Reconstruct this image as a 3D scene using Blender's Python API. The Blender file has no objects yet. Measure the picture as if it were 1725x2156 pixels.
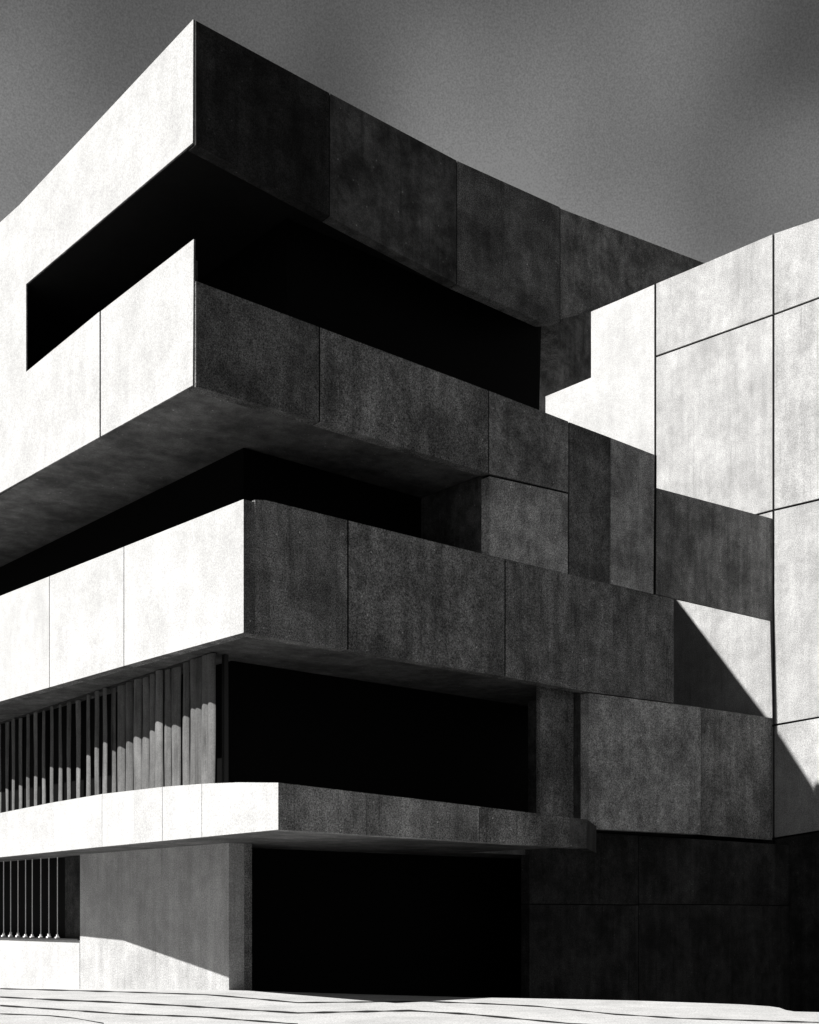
import bpy, bmesh, math, random
from mathutils import Vector
random.seed(7)
sc = bpy.context.scene
col = sc.collection
# ------------------------------------------------------------------ survey of the site
# the building stands on an orthogonal grid: +X runs along its shaded front, +Y along its sunlit front
F, CX, HY = 2722.0, 862.5, 1930.0
dx_, dy_ = 3138/4154., 2722/4154.
n_ = math.hypot(dx_, dy_); dx_ /= n_; dy_ /= n_
RT = (dx_, -dy_); FW = (dy_, dx_)
CAM = (4.33*RT[0]-26*FW[0], 4.33*RT[1]-26*FW[1], 1.6)

def ray(px, py):
    a = (px-CX)/F; b = (HY-py)/F
    return (FW[0]+a*RT[0], FW[1]+a*RT[1], b)
def on(plane, px, py):
    """survey point on a plane: ('x',c) ('y',c) ('z',c) or ('l',(x0,y0),(x1,y1)) a vertical plane through two plan points"""
    r = ray(px, py)
    if plane[0] in 'xyz':
        ax = 'xyz'.index(plane[0]); t = (plane[1]-CAM[ax])/r[ax]
    else:
        (x0, y0), (x1, y1) = plane[1], plane[2]
        nx, ny = (y1-y0), -(x1-x0)
        t = ((x0-CAM[0])*nx+(y0-CAM[1])*ny)/(r[0]*nx+r[1]*ny)
    return Vector((CAM[0]+t*r[0], CAM[1]+t*r[1], CAM[2]+t*r[2]))

SKYK = 1.1
SKYO = (-17.4387, 10.3292, 3.6440)
S, EPS = 1.2, 0.034          # sunlight travels along (1, -EPS, -S)

# ------------------------------------------------------------------ materials
def nd(nt, t, **k):
    n = nt.nodes.new(t)
    for a, v in k.items(): setattr(n, a, v)
    return n
def concrete(name, base=.35, mottle=.28, grain=.35, streak=.25, rough=.9, vary=.12, speckle=3.2):
    m = bpy.data.materials.new(name); m.use_nodes = True; nt = m.node_tree; L = nt.links
    bs = nt.nodes['Principled BSDF']; bs.inputs['Roughness'].default_value = rough
    bs.inputs['Specular IOR Level'].default_value = .15
    geo = nd(nt, 'ShaderNodeNewGeometry')
    oi = nd(nt, 'ShaderNodeObjectInfo')
    off = nd(nt, 'ShaderNodeVectorMath', operation='MULTIPLY_ADD')
    L.new(oi.outputs['Random'], off.inputs[0]); off.inputs[1].default_value = (37, 91, 53)
    L.new(geo.outputs['Position'], off.inputs[2])
    def noise(scale, detail, vec=None, rough_=.6):
        n = nd(nt, 'ShaderNodeTexNoise'); n.inputs['Scale'].default_value = scale
        n.inputs['Detail'].default_value = detail; n.inputs['Roughness'].default_value = rough_
        L.new(vec if vec else off.outputs[0], n.inputs['Vector']); return n.outputs['Fac']
    def rng(v, lo, hi, a, b):
        r = nd(nt, 'ShaderNodeMapRange'); r.inputs['From Min'].default_value = lo; r.inputs['From Max'].default_value = hi
        r.inputs['To Min'].default_value = a; r.inputs['To Max'].default_value = b
        L.new(v, r.inputs['Value']); return r.outputs[0]
    def mul(a, b):
        x = nd(nt, 'ShaderNodeMath', operation='MULTIPLY')
        L.new(a, x.inputs[0]) if not isinstance(a, float) else setattr(x.inputs[0], 'default_value', a)
        L.new(b, x.inputs[1]) if not isinstance(b, float) else setattr(x.inputs[1], 'default_value', b)
        return x.outputs[0]
    big = rng(noise(.8, 4, rough_=.55), .34, .66, 1-mottle, 1+mottle*1.05)
    mid = rng(noise(3.2, 7, rough_=.75), .32, .68, 1-mottle*.75, 1+mottle*.75)
    gr = rng(noise(29, 3, rough_=.8), .34, .66, 1-grain, 1+grain)  # surface speckle, here and in the finer layer, also imitating film grain
    fine = rng(noise(75, 1), .3, .7, 1-grain*.7, 1+grain*.7)
    mp = nd(nt, 'ShaderNodeMapping'); mp.inputs['Scale'].default_value = (2.6, 2.6, .3)
    L.new(off.outputs[0], mp.inputs['Vector'])
    st = rng(noise(1.0, 5, mp.outputs[0], .65), .33, .67, 1-streak, 1+streak)
    # runs of dirt that only start here and there
    mp2 = nd(nt, 'ShaderNodeMapping'); mp2.inputs['Scale'].default_value = (9., 9., .5)
    L.new(off.outputs[0], mp2.inputs['Vector'])
    runs = rng(noise(1.0, 4, mp2.outputs[0]), .58, .75, 1, 1-streak*1.6)
    # bright lime specks
    vo = nd(nt, 'ShaderNodeTexVoronoi'); vo.inputs['Scale'].default_value = 3.6
    L.new(off.outputs[0], vo.inputs['Vector'])
    speck = rng(vo.outputs['Distance'], .035, .085, speckle, 1.0)
    pr = rng(oi.outputs['Random'], 0, 1, 1-vary, 1+vary)
    v = mul(mul(mul(mul(big, mid), mul(gr, fine)), mul(mul(st, runs), pr)), speck)
    v = mul(v, float(base))
    cl = nd(nt, 'ShaderNodeClamp'); cl.inputs['Min'].default_value = .002; cl.inputs['Max'].default_value = .9
    L.new(v, cl.inputs['Value'])
    cmb = nd(nt, 'ShaderNodeCombineColor')
    for i in range(3): L.new(cl.outputs[0], cmb.inputs[i])
    L.new(cmb.outputs[0], bs.inputs['Base Color'])
    bp = nd(nt, 'ShaderNodeBump'); bp.inputs['Strength'].default_value = .35; bp.inputs['Distance'].default_value = .01
    L.new(gr, bp.inputs['Height']); L.new(bp.outputs[0], bs.inputs['Normal'])
    return m
def flat(name, v, rough=.6, spec=.2, metal=0):
    m = bpy.data.materials.new(name); m.use_nodes = True; nt = m.node_tree
    bs = nt.nodes['Principled BSDF']; bs.inputs['Roughness'].default_value = rough
    bs.inputs['Specular IOR Level'].default_value = spec; bs.inputs['Metallic'].default_value = metal
    n = nd(nt, 'ShaderNodeTexNoise'); n.inputs['Scale'].default_value = 30; n.inputs['Detail'].default_value = 4
    g = nd(nt, 'ShaderNodeNewGeometry'); nt.links.new(g.outputs['Position'], n.inputs['Vector'])
    r = nd(nt, 'ShaderNodeMapRange'); r.inputs['To Min'].default_value = v*.6; r.inputs['To Max'].default_value = v*1.4
    nt.links.new(n.outputs['Fac'], r.inputs['Value'])
    c = nd(nt, 'ShaderNodeCombineColor')
    for i in range(3): nt.links.new(r.outputs[0], c.inputs[i])
    nt.links.new(c.outputs[0], bs.inputs['Base Color'])
    return m
M = dict(
    conc=concrete('shade_tone_concrete', .168, .34, .85, .32, vary=.16),  # the sunlit side's concrete again, lowered in tone to carry the shade
    mid=concrete('mid_shade_concrete', .115, .38, .8, .24),  # shade put into the colour; also serves one darker panel
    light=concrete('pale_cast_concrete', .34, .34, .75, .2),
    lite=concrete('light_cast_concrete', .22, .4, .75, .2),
    white=concrete('sunlit_tone_concrete', .385, .07, .2, .04, vary=.02, speckle=1.),  # same concrete as the shaded side, lightened for its sunlit faces
    wing=concrete('weathered_white_concrete', .315, .12, .34, .12, vary=.04, speckle=1.),
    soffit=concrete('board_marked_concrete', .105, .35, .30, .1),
    dsof=concrete('shade_tone_soffit', .005, .2, .3, .1),  # near-black underside: the shade below the slabs is in the colour
    dark=concrete('dark_shade_concrete', .068, .5, .4, .25),  # darker copy of the concrete, carrying strong shade in its colour
    pave=concrete('pale_stone_paving', .32, .10, .3, .02, speckle=.4),
    ground=concrete('dark_asphalt', .035, .2, .4, .02),
    deep=concrete('deep_shade_concrete', .024, .45, .6, .3),  # near-black copy: shade of low walls and roof corner as colour
    seal=flat('joint_sealant', .008, .8, .05),
    glass=flat('shade_tone_glass', .004, .6, .03),  # near-black, so the darkness of the recesses is in the colour
    frame=flat('dark_metal_frame', .03, .5, .3),
    steel=flat('brushed_steel', .85, .5, .5, .0),
    cloth=concrete('grey_blind_fabric', .115, .15, .2, .3, speckle=1.),
    inlay=flat('dark_stone_inlay', .012, .8, .1),
    lampm=flat('white_enamel', .7, .4, .3),
)

# ------------------------------------------------------------------ mesh helpers
def link(name, bm, mat, parent=None, bevel=0.0, label=None):
    bmesh.ops.recalc_face_normals(bm, faces=bm.faces)
    if bevel:
        es = [e for e in bm.edges if len(e.link_faces) == 2 and e.calc_face_angle(0) > .5]
        try: bmesh.ops.bevel(bm, geom=es, offset=bevel, segments=2, affect='EDGES', profile=.6, clamp_overlap=True)
        except Exception: pass
    me = bpy.data.meshes.new(name); bm.to_mesh(me); bm.free()
    o = bpy.data.objects.new(name, me); col.objects.link(o)
    me.materials.append(mat)
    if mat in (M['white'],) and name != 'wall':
        me.materials.append(M['conc'])          # faces turned from the sun get the darker shade-toned concrete
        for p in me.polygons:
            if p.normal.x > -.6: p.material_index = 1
    if parent:
        o.parent = parent
        o.matrix_parent_inverse = parent.matrix_world.inverted() if False else o.matrix_parent_inverse
        o.location = -ROOTLOC.get(parent.name, Vector((0, 0, 0)))
    if label: o['label'] = label
    return o
ROOTLOC = {}
def thing(name, label, cat, loc=(0, 0, 0), group=None):
    o = bpy.data.objects.new(name, None); col.objects.link(o); o.location = loc
    o.empty_display_size = .5
    o['label'] = label; o['category'] = cat
    if group: o['group'] = group
    ROOTLOC[o.name] = Vector(loc)
    return o
def sub(name, bm, mat, part, **k):
    """a sub-part: the part already sits at its thing's offset, so the sub-part needs none"""
    o = link(name, bm, mat, None, **k); o.parent = part
    return o
def prism(bm, pts, off):
    """extrude polygon pts (Vectors) by vector off"""
    a = [bm.verts.new(p) for p in pts]; b = [bm.verts.new(p+off) for p in pts]
    bm.faces.new(a); bm.faces.new(b[::-1])
    for i in range(len(pts)):
        j = (i+1) % len(pts); bm.faces.new((a[i], b[i], b[j], a[j]))
    return bm
def box(bm, x0, x1, y0, y1, z0, z1):
    return prism(bm, [Vector((x0, y0, z0)), Vector((x1, y0, z0)), Vector((x1, y1, z0)), Vector((x0, y1, z0))], Vector((0, 0, z1-z0)))
def slab(plan, z0, z1):
    bm = bmesh.new(); prism(bm, [Vector((x, y, z0)) for x, y in plan], Vector((0, 0, z1-z0))); return bm
def lerp(poly, x):
    for (x0, y0), (x1, y1) in zip(poly, poly[1:]):
        if x0 <= x <= x1: return y0+(y1-y0)*(x-x0)/(x1-x0) if x1 > x0 else y0
    (x0, y0), (x1, y1) = (poly[0], poly[1]) if x < poly[0][0] else (poly[-2], poly[-1])
    return y0+(y1-y0)*(x-x0)/(x1-x0)
def inward(plane, th):
    if plane[0] == 'x': return Vector((th, 0, 0))
    if plane[0] == 'y': return Vector((0, th, 0))
    (x0, y0), (x1, y1) = plane[1], plane[2]
    n = Vector((y1-y0, -(x1-x0), 0)).normalized()
    v = Vector((x0-CAM[0], y0-CAM[1], 0))
    return n*th if n.dot(v) > 0 else -n*th
def tangent(plane):
    if plane[0] == 'x': return Vector((0, 1, 0))
    if plane[0] == 'y': return Vector((1, 0, 0))
    (x0, y0), (x1, y1) = plane[1], plane[2]
    return Vector((x1-x0, y1-y0, 0)).normalized()
def px_poly(plane, pts): return [on(plane, x, y) for x, y in pts]
def face_panel(plane, pts, th, mat, parent, name='panel', bevel=.006, label=None, asub=False):
    bm = bmesh.new(); prism(bm, px_poly(plane, pts), inward(plane, th))
    return (sub if asub else link)(name, bm, mat, parent, bevel=0, label=label)
def strip(bm, plane, p, q, w, depth, back=.035):
    """a joint between two panels, set back behind their faces"""
    a, b = on(plane, *p), on(plane, *q)
    d = (b-a).normalized(); nrm = inward(plane, 1)
    s = nrm.cross(d).normalized()*(w/2)
    off = inward(plane, back)
    prism(bm, [a-s+off, a+s+off, b+s+off, b-s+off], inward(plane, depth-back))
def band(plane, top, bot, cuts, th, mat, parent, gap=.035, name='panel', mats=None, labels=None, partname='band'):
    """a row of panels between two edge lines, cut at the given survey abscissae; the joints between are filled"""
    jb = bmesh.new()
    for i, (x0, x1) in enumerate(zip(cuts, cuts[1:])):
        xs = [x0]+sorted({p[0] for p in top+bot if x0 < p[0] < x1})+[x1]
        T = [on(plane, x, lerp(top, x)) for x in xs]; B = [on(plane, x, lerp(bot, x)) for x in xs]
        # open half a gap at the inner cuts, measured along the wall
        def shift(P, toward, amount):
            d = (toward-P); d.z = 0; d.normalize(); return P+d*amount
        if i > 0: T[0] = shift(T[0], T[-1], gap/2); B[0] = shift(B[0], B[-1], gap/2)
        if i < len(cuts)-2: T[-1] = shift(T[-1], T[0], gap/2); B[-1] = shift(B[-1], B[0], gap/2)
        bm = bmesh.new(); prism(bm, T+B[::-1], inward(plane, th))
        link(name, bm, (mats or {}).get(i, mat), parent, bevel=0, label=(labels or {}).get(i))
        if i > 0:
            strip(jb, plane, (x0, lerp(top, x0)+.4), (x0, lerp(bot, x0)-1.5), gap*.98, th-.02, .012)
            link('joint', jb, M['seal'], parent); jb = bmesh.new()
    jb.free()

X, Y = ('x', 0.0), ('y', 0.0)
SB = 1.4                                           # set-back of the front beside the wing
YB = ('y', SB)
W = on(YB, 1627, 1092).x                           # plane of the wing's sunlit wall
WG = ('x', W)

# ================================================================== MAIN BUILDING
B = thing('concrete_building', 'tall concrete building of overhanging storeys, white sunlit left face and dark right face', 'building', (8, 6, 0))
TH = .28; TL = .04
def pxof(p):
    d = (p[0]-CAM[0], p[1]-CAM[1]); r = d[0]*RT[0]+d[1]*RT[1]; f = d[0]*FW[0]+d[1]*FW[1]
    return CX+F*r/f
def pyof(p):
    d = (p[0]-CAM[0], p[1]-CAM[1], p[2]-CAM[2]); f = d[0]*FW[0]+d[1]*FW[1]
    return HY-F*d[2]/f
LX = int(pxof((0, 22.0)))          # far end of the sunlit side
# ---- top storey: sunlit side is one C shaped piece round the window slot, plus the panel right of the joint
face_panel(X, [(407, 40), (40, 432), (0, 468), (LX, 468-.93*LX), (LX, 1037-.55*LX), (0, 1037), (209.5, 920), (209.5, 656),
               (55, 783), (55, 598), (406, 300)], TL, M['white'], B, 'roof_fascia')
face_panel(X, [(212.5, 655), (408, 503), (406, 811), (212.5, 918.5)], TL, M['white'], B, 'parapet_panel')
jb = bmesh.new(); strip(jb, X, (211, 658), (211, 917), .045, TL, .02); link('joint', jb, M['seal'], B)
def xat(plane, px): return on(plane, px, 1000).x
# ---- roof fascia, shaded side
# start of shaded panels: behind the thickness of the sunlit ones
c3 = pxof((TL+.0005, 0))
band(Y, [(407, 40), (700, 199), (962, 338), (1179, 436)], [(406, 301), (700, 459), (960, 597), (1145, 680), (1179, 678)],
     [c3, 694, 962, 1179], TH, M['conc'], B, gap=.03, name='roof_fascia', mats={0: M['deep'], 1: M['dark'], 2: M['mid']})  # panels graded darker towards the corner, imitating its deeper shade
jb = bmesh.new(); strip(jb, Y, (1180, 437), (1180, 677), .05, TH, .02); link('joint', jb, M['seal'], B)
# ---- fourth storey parapet, shaded side
band(Y, [(409, 590), (673, 689), (1028, 822), (1196, 887), (1288, 922), (1380, 957)],
     [(404, 811), (673, 888), (1029, 996.5), (1197, 1036)],
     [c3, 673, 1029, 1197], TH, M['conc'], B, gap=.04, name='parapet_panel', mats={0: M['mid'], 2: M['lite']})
face_panel(Y, [(1031, 1003), (1196, 1040), (1196, 1208.5), (1031, 1169)], TH, M['light'], B, 'wall_panel', label='paler concrete wall panel with rubbed surface')
face_panel(Y, [(1199.5, 889), (1287, 922), (1287, 1230), (1199.5, 1209.5)], TH, M['mid'], B, 'wall_panel')
face_panel(('y', -.035), [(1288, 922.5), (1378.5, 957.5), (1376, 1250.5), (1286, 1229)], TH, M['light'], B, 'wall_panel')
jb = bmesh.new(); strip(jb, Y, (1198, 890), (1198, 1201), .05, TH-.02); link('joint', jb, M['seal'], B)
jb = bmesh.new(); strip(jb, Y, (1032, 1001.5), (1195, 1037.5), .05, TH-.02); link('joint', jb, M['seal'], B)
jb = bmesh.new(); strip(jb, Y, (1380.5, 959), (1379, 1251), .06, .3, -.02); link('joint', jb, M['seal'], B)
# ---- the thin bridging wall set back beside the wing
face_panel(YB, [(1366, 1023), (1626.5, 1092), (1626.5, 1307), (1366, 1247)], .09, M['conc'], B, 'bridge_wall')
xb0, xb1 = on(YB, 1381, 1100).x, on(YB, 1619, 1100).x
bm = bmesh.new(); box(bm, TL+.003, .26, TH+.01, 22, 12.81, 14.98); link('parapet_backing', bm, M['dark'], B)
# ---- second floor band
PX2 = ('x', on(Y, 513.5, 1200).x)
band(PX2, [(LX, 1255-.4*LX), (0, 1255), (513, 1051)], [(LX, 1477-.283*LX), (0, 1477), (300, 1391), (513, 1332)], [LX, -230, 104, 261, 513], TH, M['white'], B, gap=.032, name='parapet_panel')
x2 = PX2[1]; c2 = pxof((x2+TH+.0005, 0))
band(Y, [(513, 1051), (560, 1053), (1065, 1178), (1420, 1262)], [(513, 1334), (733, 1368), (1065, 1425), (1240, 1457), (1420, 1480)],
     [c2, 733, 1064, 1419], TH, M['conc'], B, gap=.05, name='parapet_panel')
x2e = on(Y, 1419, 1300).x
# ---- wall between first and second floors beside the wing
face_panel(Y, [(1240, 1459.5), (1476, 1489.5), (1476, 1757), (1240, 1745)], TH, M['light'], B, 'wall_panel', label='paler concrete wall panel below the long band')
face_panel(YB, [(1462, 1488), (1626.5, 1512), (1626.5, 1769), (1462, 1757)], TH, M['conc'], B, 'wall_panel')
xl0, xl1 = on(Y, 1240, 1600).x, on(Y, 1476, 1600).x
bm = bmesh.new(); box(bm, xl0+.01, xl0+TH, TH+.01, 2.2, 3.95, 7.5); link('reveal', bm, M['dark'], B, bevel=.01)

jb = bmesh.new(); strip(jb, Y, (1477.5, 1491), (1477.5, 1757), .045, .1, .03); link('joint', jb, M['seal'], B)
# ---- the low first floor slab, flaring towards its corner
K0, KM = (-.09, 6.1), (-.7, 1.2)
K1x = -.9
r = ray(586, 1700); t = (K1x-CAM[0])/r[0]; K1 = (K1x, CAM[1]+t*r[1])
YD = ('y', K1[1])
KZ = (.0, 8.9)
pz, pk, pm = pxof(KZ), pxof(K0), pxof(KM)
tl = [(LX, 1712-.195*LX), (0, 1712), (110, 1690), (215, 1672), (342, 1657), (425, 1650.5), (500, 1647.5), (586, 1648)]
bl = [(LX, 1805-.11*LX), (0, 1805), (215, 1783), (586, 1747)]
def seg(plane, a, b, cuts):
    T = [(a, lerp(tl, a))]+[p for p in tl if a < p[0] < b]+[(b, lerp(tl, b))]
    Bt = [(a, lerp(bl, a))]+[p for p in bl if a < p[0] < b]+[(b, lerp(bl, b))]
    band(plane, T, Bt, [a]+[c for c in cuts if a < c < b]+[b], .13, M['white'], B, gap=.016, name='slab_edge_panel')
seg(('x', KZ[0]), LX, pz, (-300, -120))
seg(('l', KZ, K0), pz, pk, (215,))
seg(('l', K0, KM), pk, pm, (215, 342, 425))
seg(('l', KM, K1), pm, 586, (342, 425))
c1 = pxof((K1[0]+.1305, K1[1]))
dt, db = [(586, 1648), (900, 1685), (1205, 1722), (1260, 1728)], [(586, 1747), (900, 1766), (1240, 1787)]
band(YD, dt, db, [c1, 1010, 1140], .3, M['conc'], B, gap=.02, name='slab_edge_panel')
band(YD, dt, db, [1140.1, 1200, 1236], .3, M['mid'], B, gap=.003, name='slab_edge_panel', mats={0: M['mid'], 1: M['dark']})  # colour steps darker along the edge, imitating a fade into shade
x1e = on(YD, 1236, 1750).x
ce, cf = Vector((x1e+.003, YD[1], 0)), None
ct, cb = on(YD, 1236, lerp([(1205, 1722), (1260, 1728)], 1236)).z, on(YD, 1236, 1786.7).z
cf = Vector((on(Y, 1292, 1750).x, -.012, 0)); cf = ce+(cf-ce)*.3
bm = bmesh.new(); prism(bm, [Vector((ce.x, ce.y, cb)), Vector((ce.x, ce.y, ct)), Vector((cf.x, cf.y, ct)), Vector((cf.x, cf.y, cb))], Vector((-.25, .02, 0)))
link('slab_edge_panel', bm, M['deep'], B)
z1b = on(YD, 586, 1747).z
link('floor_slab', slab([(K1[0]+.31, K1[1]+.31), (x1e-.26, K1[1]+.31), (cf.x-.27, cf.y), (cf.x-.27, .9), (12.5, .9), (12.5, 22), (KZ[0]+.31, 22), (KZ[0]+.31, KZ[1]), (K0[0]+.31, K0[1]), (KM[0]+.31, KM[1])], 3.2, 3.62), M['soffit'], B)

# ---- floors and soffits
# hidden roof end is splayed so its edge casts the diagonal shadow on the wing
def roof_edge(px, py, zt):
    p = on(WG, px, py); t = (zt-p.z)/S
    return (W-t, p.y+EPS*t)
ZR = 19.56
splay = [roof_edge(px, py, ZR) for px, py in ((1727, 1652), (1640, 1523), (1535, 1378), (1450, 1264), (1408, 1207))]
e0 = (on(Y, 1179, 500).x, 0)
d = Vector((splay[-1][0]-splay[0][0], splay[-1][1]-splay[0][1])); 
k = d.x/d.y
splay = [(min(x, e0[0]-.01+1.08*y), max(y, TH+.01)) for x, y in splay]
for yy in (splay[-1][1]+.35, 11.): splay.append((on(('y', yy), 1132, 1000).x, yy))
far = (splay[-1][0], 12.)
r1_, r2_ = on(('y', 1.), 1140, 1000), on(('y', 10.), 1132, 1000)
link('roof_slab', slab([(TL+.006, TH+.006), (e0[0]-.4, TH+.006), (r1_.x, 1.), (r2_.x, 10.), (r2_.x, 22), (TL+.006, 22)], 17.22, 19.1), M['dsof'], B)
link('roof_shadow_plate', slab([(5.5, TH+.006), (e0[0]-.05, TH+.006), *splay, far, (far[0], 22), (5.5, 22)], 19.1, ZR), M['conc'], B)  # plate out of view, its right edge shaped to cast the diagonal shadow
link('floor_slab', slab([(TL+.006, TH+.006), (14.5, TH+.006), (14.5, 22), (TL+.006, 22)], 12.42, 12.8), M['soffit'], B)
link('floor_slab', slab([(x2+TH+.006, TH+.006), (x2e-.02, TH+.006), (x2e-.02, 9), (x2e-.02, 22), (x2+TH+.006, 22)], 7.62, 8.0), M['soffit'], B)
# wings of wall behind which the sunlit side returns
# ---- recessed glazing, top storey
g = 1.15; gl = 3.1; gxr = on(('y', g), 1134, 800).x
bm = bmesh.new()
prism(bm, [Vector((gl, g, 12.8)), Vector((gxr, g, 12.8)), Vector((gxr+4.6, g+5., 12.8)), Vector((gxr+4.6, 21, 12.8)), Vector((gl, 21, 12.8))], Vector((0, 0, 4.41)))
link('glazing', bm, M['glass'], B)
# ---- recessed glazing, third storey: corner found under the soffit
q = on(('z', 12.42), 513, 941); q2 = on(('z', 12.42), 925, 1040)
gx3, gy3 = q.x, q.y
xr = on(Y, 1030, 1100).x
bm = bmesh.new(); prism(bm, [Vector((gx3, gy3, 8.0)), Vector((14.2, gy3, 8.0)), Vector((14.2, 21, 8.0)), Vector((gx3, 21, 8.0))], Vector((0, 0, 4.4)))
link('glazing', bm, M['glass'], B)
bm = bmesh.new(); box(bm, xr+.02, xr+.3, TH+.01, gy3-.01, 8.02, 12.4); link('reveal', bm, M['dark'], B)
bm = bmesh.new()
bm.free()
# ---- recessed glazing, second storey
q = on(('z', 7.62), 474, 1378)
gx2, gy2 = q.x, q.y
yr = .5
xg1 = on(('y', yr), 1138, 1500).x; xg2 = on(('y', yr), 1208, 1500).x
bm = bmesh.new(); prism(bm, [Vector((gx2+.5, gy2+.5, 3.63)), Vector((18.8, gy2+.5, 3.63)), Vector((18.8, 21, 3.63)), Vector((gx2+.5, 21, 3.63))], Vector((0, 0, 3.98)))
link('glazing', bm, M['glass'], B)
bm = bmesh.new(); box(bm, xg1, xg2, yr, yr+.14, 3.63, 7.6); link('pier', bm, M['conc'], B, bevel=.006)
bm = bmesh.new(); box(bm, xg2+.003, xl0+.005, yr+.03, yr+.1, 3.63, 7.6); link('joint', bm, M['seal'], B)
bm = bmesh.new(); box(bm, gx2-.05, gx2+.06, gy2-.05, gy2+.06, 3.63, 7.61); link('mullion', bm, M['frame'], B)
# ---- ground floor
PG = ('x', on(('z', 0), 482, 2085).x); YG = on(('z', 0), 482, 2085).y
gx, gy = PG[1], YG
ztop = 3.21
def gz(y): return -.0385*max(0, y-YG)
zs = on(PG, 265, 1983).z
yj = on(PG, 168, 1985).y; ylast = 22
bm = bmesh.new(); prism(bm, [Vector((gx, gy, -.3)), Vector((gx, yj-.012, -1)), Vector((gx, yj-.012, ztop)), Vector((gx, gy, ztop))], Vector((.4, 0, 0)))
link('wall_panel', bm, M['wing'], B, bevel=.006)
zsL = on(PG, 0, 1985).z
bm = bmesh.new(); prism(bm, [Vector((gx, yj+.012, -1)), Vector((gx, ylast, -1.5)), Vector((gx, ylast, zs)), Vector((gx, yj+.012, zs))], Vector((.4, 0, 0)))
link('wall_panel', bm, M['white'], B, bevel=.006)
bm = bmesh.new(); box(bm, gx+.03, gx+.38, yj-.011, yj+.011, -.6, zs); link('joint', bm, M['seal'], B)
xe = on(('y', gy), 531, 1900).x
bm = bmesh.new(); box(bm, gx+.403, xe, gy, gy+.5, -2.4, ztop); link('pier', bm, M['conc'], B, bevel=.01)
bm = bmesh.new(); box(bm, xe-.02, 20.5, gy+1.4, gy+1.8, -2.4, ztop); link('glazing', bm, M['glass'], B)
bm = bmesh.new(); box(bm, gx+.41, xe-.03, gy+.51, 21, -2.4, ztop); link('glazing', bm, M['glass'], B)
# shaded ground floor wall beside the wing
yw = .75
PW = ('y', yw)
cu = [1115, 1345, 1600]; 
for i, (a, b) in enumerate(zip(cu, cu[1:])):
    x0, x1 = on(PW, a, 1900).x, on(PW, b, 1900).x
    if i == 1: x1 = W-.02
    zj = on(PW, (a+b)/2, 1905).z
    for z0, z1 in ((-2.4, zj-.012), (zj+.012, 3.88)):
        bm = bmesh.new(); box(bm, x0+.012*(i > 0), x1-.012*(i < 1), yw, yw+.3, z0, z1); link('wall_panel', bm, M['deep'], B, bevel=.01)  # near-black colour carries the shade under the overhang
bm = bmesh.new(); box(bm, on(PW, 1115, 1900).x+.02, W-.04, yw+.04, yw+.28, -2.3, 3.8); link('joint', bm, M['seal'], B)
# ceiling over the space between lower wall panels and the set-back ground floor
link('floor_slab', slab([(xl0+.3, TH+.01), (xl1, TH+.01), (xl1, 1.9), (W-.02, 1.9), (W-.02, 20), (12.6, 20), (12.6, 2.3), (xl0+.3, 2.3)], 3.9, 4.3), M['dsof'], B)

# ---- ground floor window with its bars and their feet
wnd = link('window', (lambda b: (box(b, gx+.34, gx+.38, yj+.05, 21, zs+.004, ztop-.01), b)[1])(bmesh.new()), M['glass'], B)
bm = bmesh.new(); yf = on(PG, 137, 1900).y
box(bm, gx+.2, gx+.33, yj+.02, on(('x', gx+.2), 137, 1900).y, zs+.035, ztop-.02)
sub('frame', bm, M['deep'], wnd)
for i, bx in enumerate((7.7, 22.5, 38, 54, 68, 86, 103, 121, -9, -24, -38, -52)):
    p = on(('x', gx+.0), bx, 1900)
    bm = bmesh.new(); bmesh.ops.create_cone(bm, cap_ends=True, segments=8, radius1=.012, radius2=.012, depth=ztop-zs-.06)
    bmesh.ops.translate(bm, verts=bm.verts, vec=(p.x, p.y, (ztop+zs)/2))
    sub('bar', bm, M['lampm'], wnd)
    h = random.uniform(.06, .11); wd = random.uniform(.035, .055)
    bm = bmesh.new(); prism(bm, [Vector((p.x-.06, p.y-wd, zs+.035)), Vector((p.x+.05, p.y-wd, zs+.035)), Vector((p.x+.05, p.y+wd, zs+.035)), Vector((p.x-.06, p.y+wd, zs+.035))], Vector((0, 0, h*.6)))
    box(bm, p.x-.03, p.x+.03, p.y-wd*.5, p.y+wd*.5, zs+.035+h*.6, zs+.035+h*1.5)
    sub('bar_foot', bm, M['lampm'], wnd, bevel=.008)
bm = bmesh.new(); box(bm, gx-.06, gx+.33, yj+.02, 21, zs+.004, zs+.03); sub('sill', bm, M['frame'], wnd)
p = on(('z', 3.2), 152, 1809)
bm = bmesh.new(); box(bm, p.x-.12, p.x+.12, p.y-.35, p.y+.35, 3.16, 3.215); link('light_fitting', bm, M['lampm'], B, bevel=.01)

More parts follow.
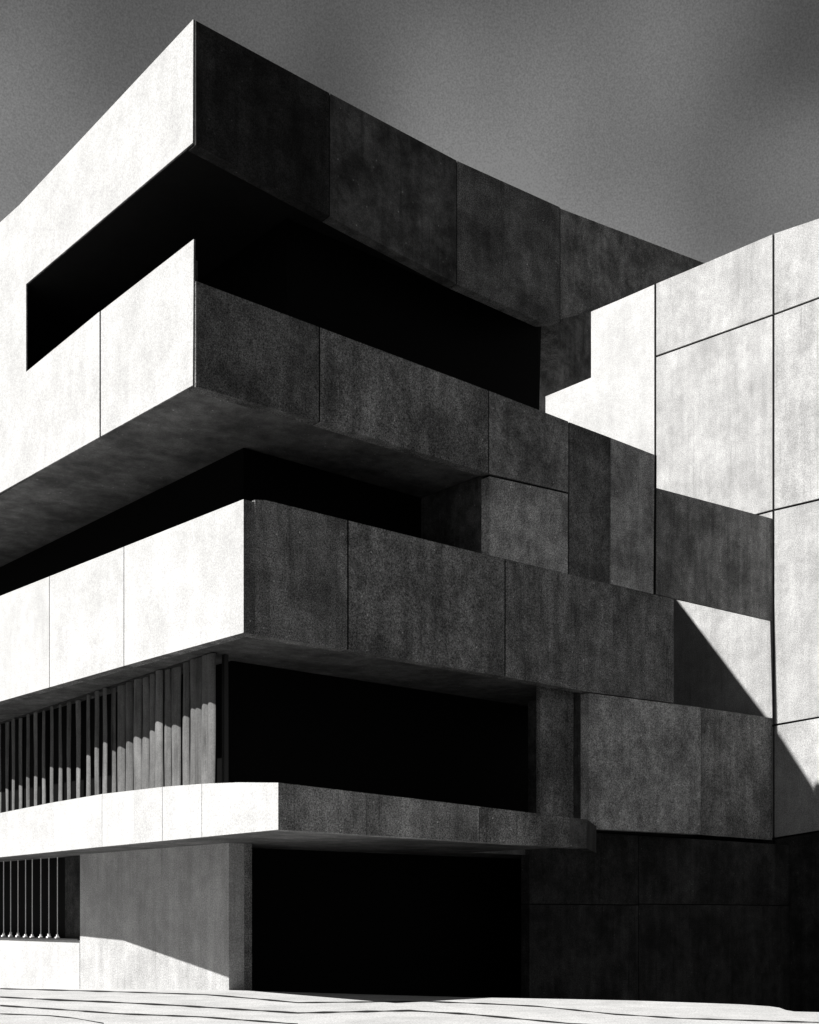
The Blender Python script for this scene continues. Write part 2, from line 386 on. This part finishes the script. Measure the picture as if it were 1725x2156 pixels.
# ================================================================== WING
WT = thing('wing_building', 'white concrete wing at right edge with large weathered panels and dark joints', 'building', (W+5, 0, 0))
g2 = 2.3
def wp(pts, name='wall_panel', mat=None, label=None): return face_panel(WG, pts, .3, mat or M['wing'], WT, name, label=label, bevel=0)
topl = [(1247, 655), (1300, 633), (1380, 598), (1480, 556), (1630, 492), (1900, 401)]
j1 = [(1380, 751), (1630, 662), (1725, 627), (1900, 562)]
j2 = [(1380, 1140), (1630, 1074), (1725, 1052), (1900, 1010)]
j3 = [(1380, 1580), (1630, 1527), (1725, 1510), (1900, 1480)]
j4 = [(1380, 1785), (1630, 1766), (1725, 1750), (1900, 1722)]
wp([(1148, 835), (1245, 795), (1245, 656), (1300, 633), (1378, 599), (1378, 1200), (1148, 1200)], label='stepped white panel rising behind the dark parapet', mat=M['white'])
def cell(x0, x1, ta, tb, mat=None):
    a = g2
    xs = [x0+a]+[p[0] for p in ta if x0 < p[0] < x1]+[x1-a]
    T = [(x, lerp(ta, x)+(a if ta is not topl else 0)) for x in xs]
    wp(T+[(x1-a, lerp(tb, x1-a)-a), (x0+a, lerp(tb, x0+a)-a)], mat=mat)
base = [(1380, 2300), (1900, 2300)]
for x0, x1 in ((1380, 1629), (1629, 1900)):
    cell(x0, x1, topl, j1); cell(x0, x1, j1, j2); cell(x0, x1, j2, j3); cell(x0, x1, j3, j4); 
    cell(x0, x1, j4, base, M['deep'])  # same white wall as above, with its shadow put into the colour
bm = bmesh.new()
yfar = on(WG, 1148, 900).y; ynear = on(WG, 1900, 1000).y; y1245 = on(WG, 1245, 900).y
z_lo = on(WG, 1148, 835).z; z_hi = on(WG, 1380, 598).z
prism(bm, [Vector((W+.06, ynear+.05, -2.4)), Vector((W+.06, yfar-.05, -2.4)), Vector((W+.06, yfar-.05, z_lo-.15)), Vector((W+.06, y1245-.05, z_lo-.15)), Vector((W+.06, y1245-.05, z_hi-.25)), Vector((W+.06, ynear+.05, z_hi-.6))], Vector((.2, 0, 0)))
link('joint', bm, M['seal'], WT)
bm = bmesh.new()
prism(bm, [Vector((W+.302, ynear, -2.4)), Vector((W+.302, yfar, -2.4)), Vector((W+.302, yfar, z_lo-.05)), Vector((W+.302, y1245, z_lo-.05)), Vector((W+.302, y1245, z_hi-.2)), Vector((W+.302, ynear, z_hi-.5))], Vector((11, 0, 0)))
link('wall', bm, M['wing'], WT, bevel=.02)
# ================================================================== TOWER BEHIND
YT = yfar+.35
TP = ('y', YT)
TW = thing('stair_tower', 'dark concrete tower block rising behind the white wing and continuing the roof line', 'building', (W+3, YT+5, 0))
a, b, c_ = on(TP, 1100, 395), on(TP, 1179, 436), on(TP, 1483, 553)
dd = (c_-b)/(c_.x-b.x); e_ = c_+dd*5
bm = bmesh.new()
prism(bm, [Vector((b.x-.6, YT, b.z-.7)), Vector((b.x, YT, b.z-.03)), c_, e_, Vector((e_.x, YT, -2.5)), Vector((b.x-2.3, YT, -2.5)), Vector((b.x-2.3, YT, b.z-2.))], Vector((0, 9, 0)))
link('wall', bm, M['mid'], TW, bevel=.02)
face_panel(('y', YT-.35), [(1120, 687), (1178, 673), (1247, 655), (1320, 637), (1320, 1040), (1120, 1000)], .3, M['dark'], TW, 'low_wall')
jz = on(TP, 1340, 700)
bm = bmesh.new(); box(bm, jz.x-.1, jz.x+.1, YT-.004, YT+.02, 5, 12); link('joint', bm, M['seal'], TW)

# ================================================================== BLIND behind the first floor slab edge
xbld = gx2+.05
BQ = ((2.2, 3.0), (2.78, 13.0))
BP = ('l',)+BQ
ymid = on(BP, 240, 1600).y
VB = thing('vertical_blind', 'row of grey vertical blind slats in the recessed window above the low slab', 'blind', (xbld, ymid, 3.65))
slats = [(-40, 4), (-27, 4), (-13, 4), (2, 5), (15, 5), (28, 5), (43, 6), (59, 6), (75, 6), (92, 6), (109, 6), (127, 6.5), (145, 7), (165, 7.5), (186, 7.5), (204, 8), (221, 8), (239, 9),
         (256, 15), (273, 14), (290, 15), (307, 14), (321, 11), (335, 15), (352, 16), (371, 17), (392, 13), (407, 11), (419, 13), (432, 14), (445.5, 14.5)]
for i, (sx, sw) in enumerate(slats):
    off = random.uniform(-.1, .1) if sx > 250 else random.uniform(-.13, .13)
    pl = ('l', (BQ[0][0]+off, BQ[0][1]), (BQ[1][0]+off, BQ[1][1]))
    bx_ = on(pl, sx, 1600).x
    y0, y1 = on(pl, sx+sw/2, 1600).y, on(pl, sx-sw/2, 1600).y
    bm = bmesh.new(); nseg = 6; f, bk = [], []
    tw = random.uniform(-.012, .012)
    amp = (y1-y0)*.16
    lo, hi = 3.64, 7.58
    nz = 8
    grid = []
    for kz in range(nz+1):
        z = lo+(hi-lo)*kz/nz; row = []
        sway = .012*math.sin(kz*1.1+i*2.3)
        for s_ in range(nseg+1):
            u = s_/nseg; row.append((bx_-amp*math.sin(math.pi*u)+tw*(kz-4)*(u-.5), y0+(y1-y0)*u+sway, z))
        grid.append(row)
    va = [[bm.verts.new(p_) for p_ in r_] for r_ in grid]
    vb = [[bm.verts.new((p_[0]+.006, p_[1], p_[2])) for p_ in r_] for r_ in grid]
    for kz in range(nz):
        for s_ in range(nseg):
            bm.faces.new((va[kz][s_], va[kz][s_+1], va[kz+1][s_+1], va[kz+1][s_]))
            bm.faces.new((vb[kz][s_], vb[kz+1][s_], vb[kz+1][s_+1], vb[kz][s_+1]))
        bm.faces.new((va[kz][0], va[kz+1][0], vb[kz+1][0], vb[kz][0]))
        bm.faces.new((va[kz][-1], vb[kz][-1], vb[kz+1][-1], va[kz+1][-1]))
    o = link('slat', bm, M['cloth'], VB)
    for p_ in o.data.polygons: p_.use_smooth = True
ha, hb = on(BP, 453, 1600), on(BP, -45, 1600); ha.z = hb.z = 7.585
bm = bmesh.new(); prism(bm, [ha-Vector((.06, 0, 0)), ha+Vector((.06, 0, 0)), hb+Vector((.06, 0, 0)), hb-Vector((.06, 0, 0))], Vector((0, 0, .032))); link('head_rail', bm, M['frame'], VB)

# ================================================================== GROUND
def tagk(o, kind, label=None):
    o['kind'] = kind
    if label: o['label'] = label
    return o
bm = bmesh.new()
v = [bm.verts.new(p) for p in ((-900, -900, -2.5), (900, -900, -2.5), (900, 900, -2.5), (-900, 900, -2.5))]; bm.faces.new(v)
tagk(link('ground', bm, M['ground']), 'structure', 'dark asphalt ground around the buildings')
Z0 = ('z', 0.0)
edge = [on(Z0, x, y) for x, y in ((482, 2085), (620, 2089.5), (800, 2095), (980, 2100), (1200, 2104), (1335, 2107), (1450, 2111), (1560, 2115), (1620, 2119), (1641, 2122), (1655, 2127), (1672, 2130), (1725, 2131.5))]
C0 = Vector((CAM[0]+17.9*FW[0], CAM[1]+17.9*FW[1], 0)); RV = Vector((RT[0], RT[1], 0)); FV = Vector((FW[0], FW[1], 0))
edge += [C0+RV*10.6]
bm = bmesh.new()
outl = [Vector((gx, gy, 0))]+edge[1:]+[C0-RV*12, Vector((-24, gy, 0))]
prism(bm, outl, Vector((0, 0, -2.45)))
def road_pt(r_, f_): 
    p = Vector((CAM[0], CAM[1], 0))+RV*r_+FV*f_; p.z = -.13; return p
rb = bmesh.new()
prism(rb, [C0-RV*12-FV*.004+Vector((0, 0, -.13)), C0+RV*10.6-FV*.004+Vector((0, 0, -.13)), road_pt(14, 10), road_pt(16, -25), road_pt(-60, -25), road_pt(-60, 17.896)], Vector((0, 0, -2.3)))  # out-of-view surface added to cut light bounced off the ground
tagk(link('added_road', rb, M['ground']), 'structure', 'unseen dark asphalt strip added before the paving to cut bounced light')
# the paving falls gently away beside the sunlit wall
ps = [Vector((gx, gy, 0)), Vector((-24, gy, 0)), Vector((-24, 24, gz(24))), Vector((gx, 24, gz(24)))]
prism(bm, ps, Vector((0, 0, -1.4)))
tagk(link('paving', bm, M['pave']), 'structure', 'pale stone paving in front of the building')
# dark inlaid lines
def z2(x, y): return (x/2.695*.98, (1780+y/2.695)*.98)
def z4(x, y): return ((880+x/1.96)*.98, (1200+y/1.96)*.98)
lines = [([z2(0, 926), z2(460, 940), z2(720, 948), z2(1180, 963), z2(1300, 972), z2(1450, 985), z2(1725, 1010)]+[z4(60, 1836+30), z4(350, 1877), z4(540, 1887), z4(700, 1903), z4(860, 1920), z4(1150, 1938), z4(1725, 1955)], 2.2),
         ([z2(0, 977), z2(340, 995), z2(620, 1006), z2(1000, 1025), z2(1400, 1050), z2(1725, 1070), z4(0, 1905), z4(250, 1920), z4(680, 1960), z4(900, 1975)], 2.8),
         ([z2(0, 1027), z2(350, 1050), z2(700, 1075), z2(1150, 1092), z2(1600, 1125), z2(1725, 1135)], 2.6),
         ([z2(0, 1075), z2(280, 1085), z2(430, 1100), z2(600, 1130)], 1.6)]
for ln, wpx in lines:
    # resample and make a shallow strip of varying width on the paving
    pts = []
    for (x0, y0), (x1, y1) in zip(ln, ln[1:]):
        if x1 <= x0: continue
        n = max(1, int((x1-x0)/18))
        for i in range(n): pts.append((x0+(x1-x0)*i/n, y0+(y1-y0)*i/n))
    pts.append(ln[-1])
    up, dn = [], []
    for i, (x, y) in enumerate(pts):
        w_ = wpx*.5*(1+.35*math.sin(i*1.3)+random.uniform(-.2, .2))
        for lst, yy in ((up, y-w_), (dn, y+w_)):
            p = on(Z0, x, yy)
            if p.y > gy:
                # follow the fall of the paving
                for _ in range(6): p = on(('z', gz(p.y)), x, yy)
            p.z = gz(p.y)+.005
            if p.x > gx-.01 and p.y > gy: p.x = gx-.01
            lst.append(p)
    bm = bmesh.new(); A = [bm.verts.new(p) for p in up]; Bv = [bm.verts.new(p) for p in dn]
    for i in range(len(A)-1): bm.faces.new((A[i], A[i+1], Bv[i+1], Bv[i]))
    tagk(link('paving_joint', bm, M['inlay']), 'structure', 'dark curved joint line across the pale paving')

# ================================================================== LIGHT
sun = bpy.data.lights.new('sun', 'SUN'); sun.energy = 5.0; sun.angle = math.radians(.5); sun.color = (1, .985, .96)
so = bpy.data.objects.new('sun', sun); col.objects.link(so)
so.rotation_euler = Vector((1, -EPS, -S)).to_track_quat('-Z', 'Y').to_euler()
w = bpy.data.worlds.new('World'); sc.world = w; w.use_nodes = True; nt = w.node_tree
bg = nt.nodes['Background']
sky = nd(nt, 'ShaderNodeTexSky', sky_type='NISHITA'); sky.sun_disc = False
sky.sun_elevation = math.atan(S/math.hypot(1, EPS)); sky.sun_rotation = math.radians(270)+EPS
sky.air_density = 1.2; sky.dust_density = .4; sky.ozone_density = 1.0
sep = nd(nt, 'ShaderNodeSeparateColor'); nt.links.new(sky.outputs[0], sep.inputs[0])
# a thin veil of high cloud, in soft patches; the fine noise over it imitates film grain
tc = nd(nt, 'ShaderNodeTexCoord')
def wn(scale, det, a, b, lo=.3, hi=.7, off=(0, 0, 0)):
    mp = nd(nt, 'ShaderNodeMapping'); mp.inputs['Location'].default_value = off; nt.links.new(tc.outputs['Generated'], mp.inputs['Vector'])
    n = nd(nt, 'ShaderNodeTexNoise'); n.inputs['Scale'].default_value = scale; n.inputs['Detail'].default_value = det
    nt.links.new(mp.outputs[0], n.inputs['Vector'])
    m = nd(nt, 'ShaderNodeMapRange'); m.inputs['From Min'].default_value = lo; m.inputs['From Max'].default_value = hi
    m.inputs['To Min'].default_value = a; m.inputs['To Max'].default_value = b
    nt.links.new(n.outputs['Fac'], m.inputs['Value']); return m.outputs[0]
def mu(a, b):
    m = nd(nt, 'ShaderNodeMath', operation='MULTIPLY'); nt.links.new(a, m.inputs[0])
    nt.links.new(b, m.inputs[1]) if not isinstance(b, float) else setattr(m.inputs[1], 'default_value', b)
    return m.outputs[0]
ge = nd(nt, 'ShaderNodeSeparateXYZ'); nt.links.new(tc.outputs['Generated'], ge.inputs[0])
hz = nd(nt, 'ShaderNodeMapRange'); hz.inputs['From Min'].default_value = .25; hz.inputs['From Max'].default_value = .62
hz.inputs['To Min'].default_value = 1.42; hz.inputs['To Max'].default_value = .56       # the veil thins out upwards
nt.links.new(ge.outputs['Z'], hz.inputs['Value'])
v0 = mu(hz.outputs[0], mu(mu(mu(sep.outputs[0], wn(3.4, 2, .3, 1.9, off=SKYO)), wn(900, 2, .82, 1.18)), SKYK))
mn = nd(nt, 'ShaderNodeMath', operation='MINIMUM'); nt.links.new(v0, mn.inputs[0]); mn.inputs[1].default_value = 1.75
v = mn.outputs[0]
cc = nd(nt, 'ShaderNodeCombineColor')
for i in range(3): nt.links.new(v, cc.inputs[i])
nt.links.new(cc.outputs[0], bg.inputs['Color']); bg.inputs['Strength'].default_value = .06

# ================================================================== CAMERA
cd = bpy.data.cameras.new('camera'); co = bpy.data.objects.new('camera', cd); col.objects.link(co)
cd.sensor_fit = 'HORIZONTAL'; cd.sensor_width = 36; cd.lens = 36*F/1725.
cd.shift_y = (HY-1078)/1725.; cd.clip_end = 3000; cd.clip_start = .1
co.location = CAM; co.rotation_euler = (math.radians(90), 0, -math.atan2(FW[0], FW[1]))
sc.camera = co
sc.view_settings.view_transform = 'Standard'; sc.view_settings.look = 'None'
sc.view_settings.exposure = 1.15; sc.view_settings.gamma = 1
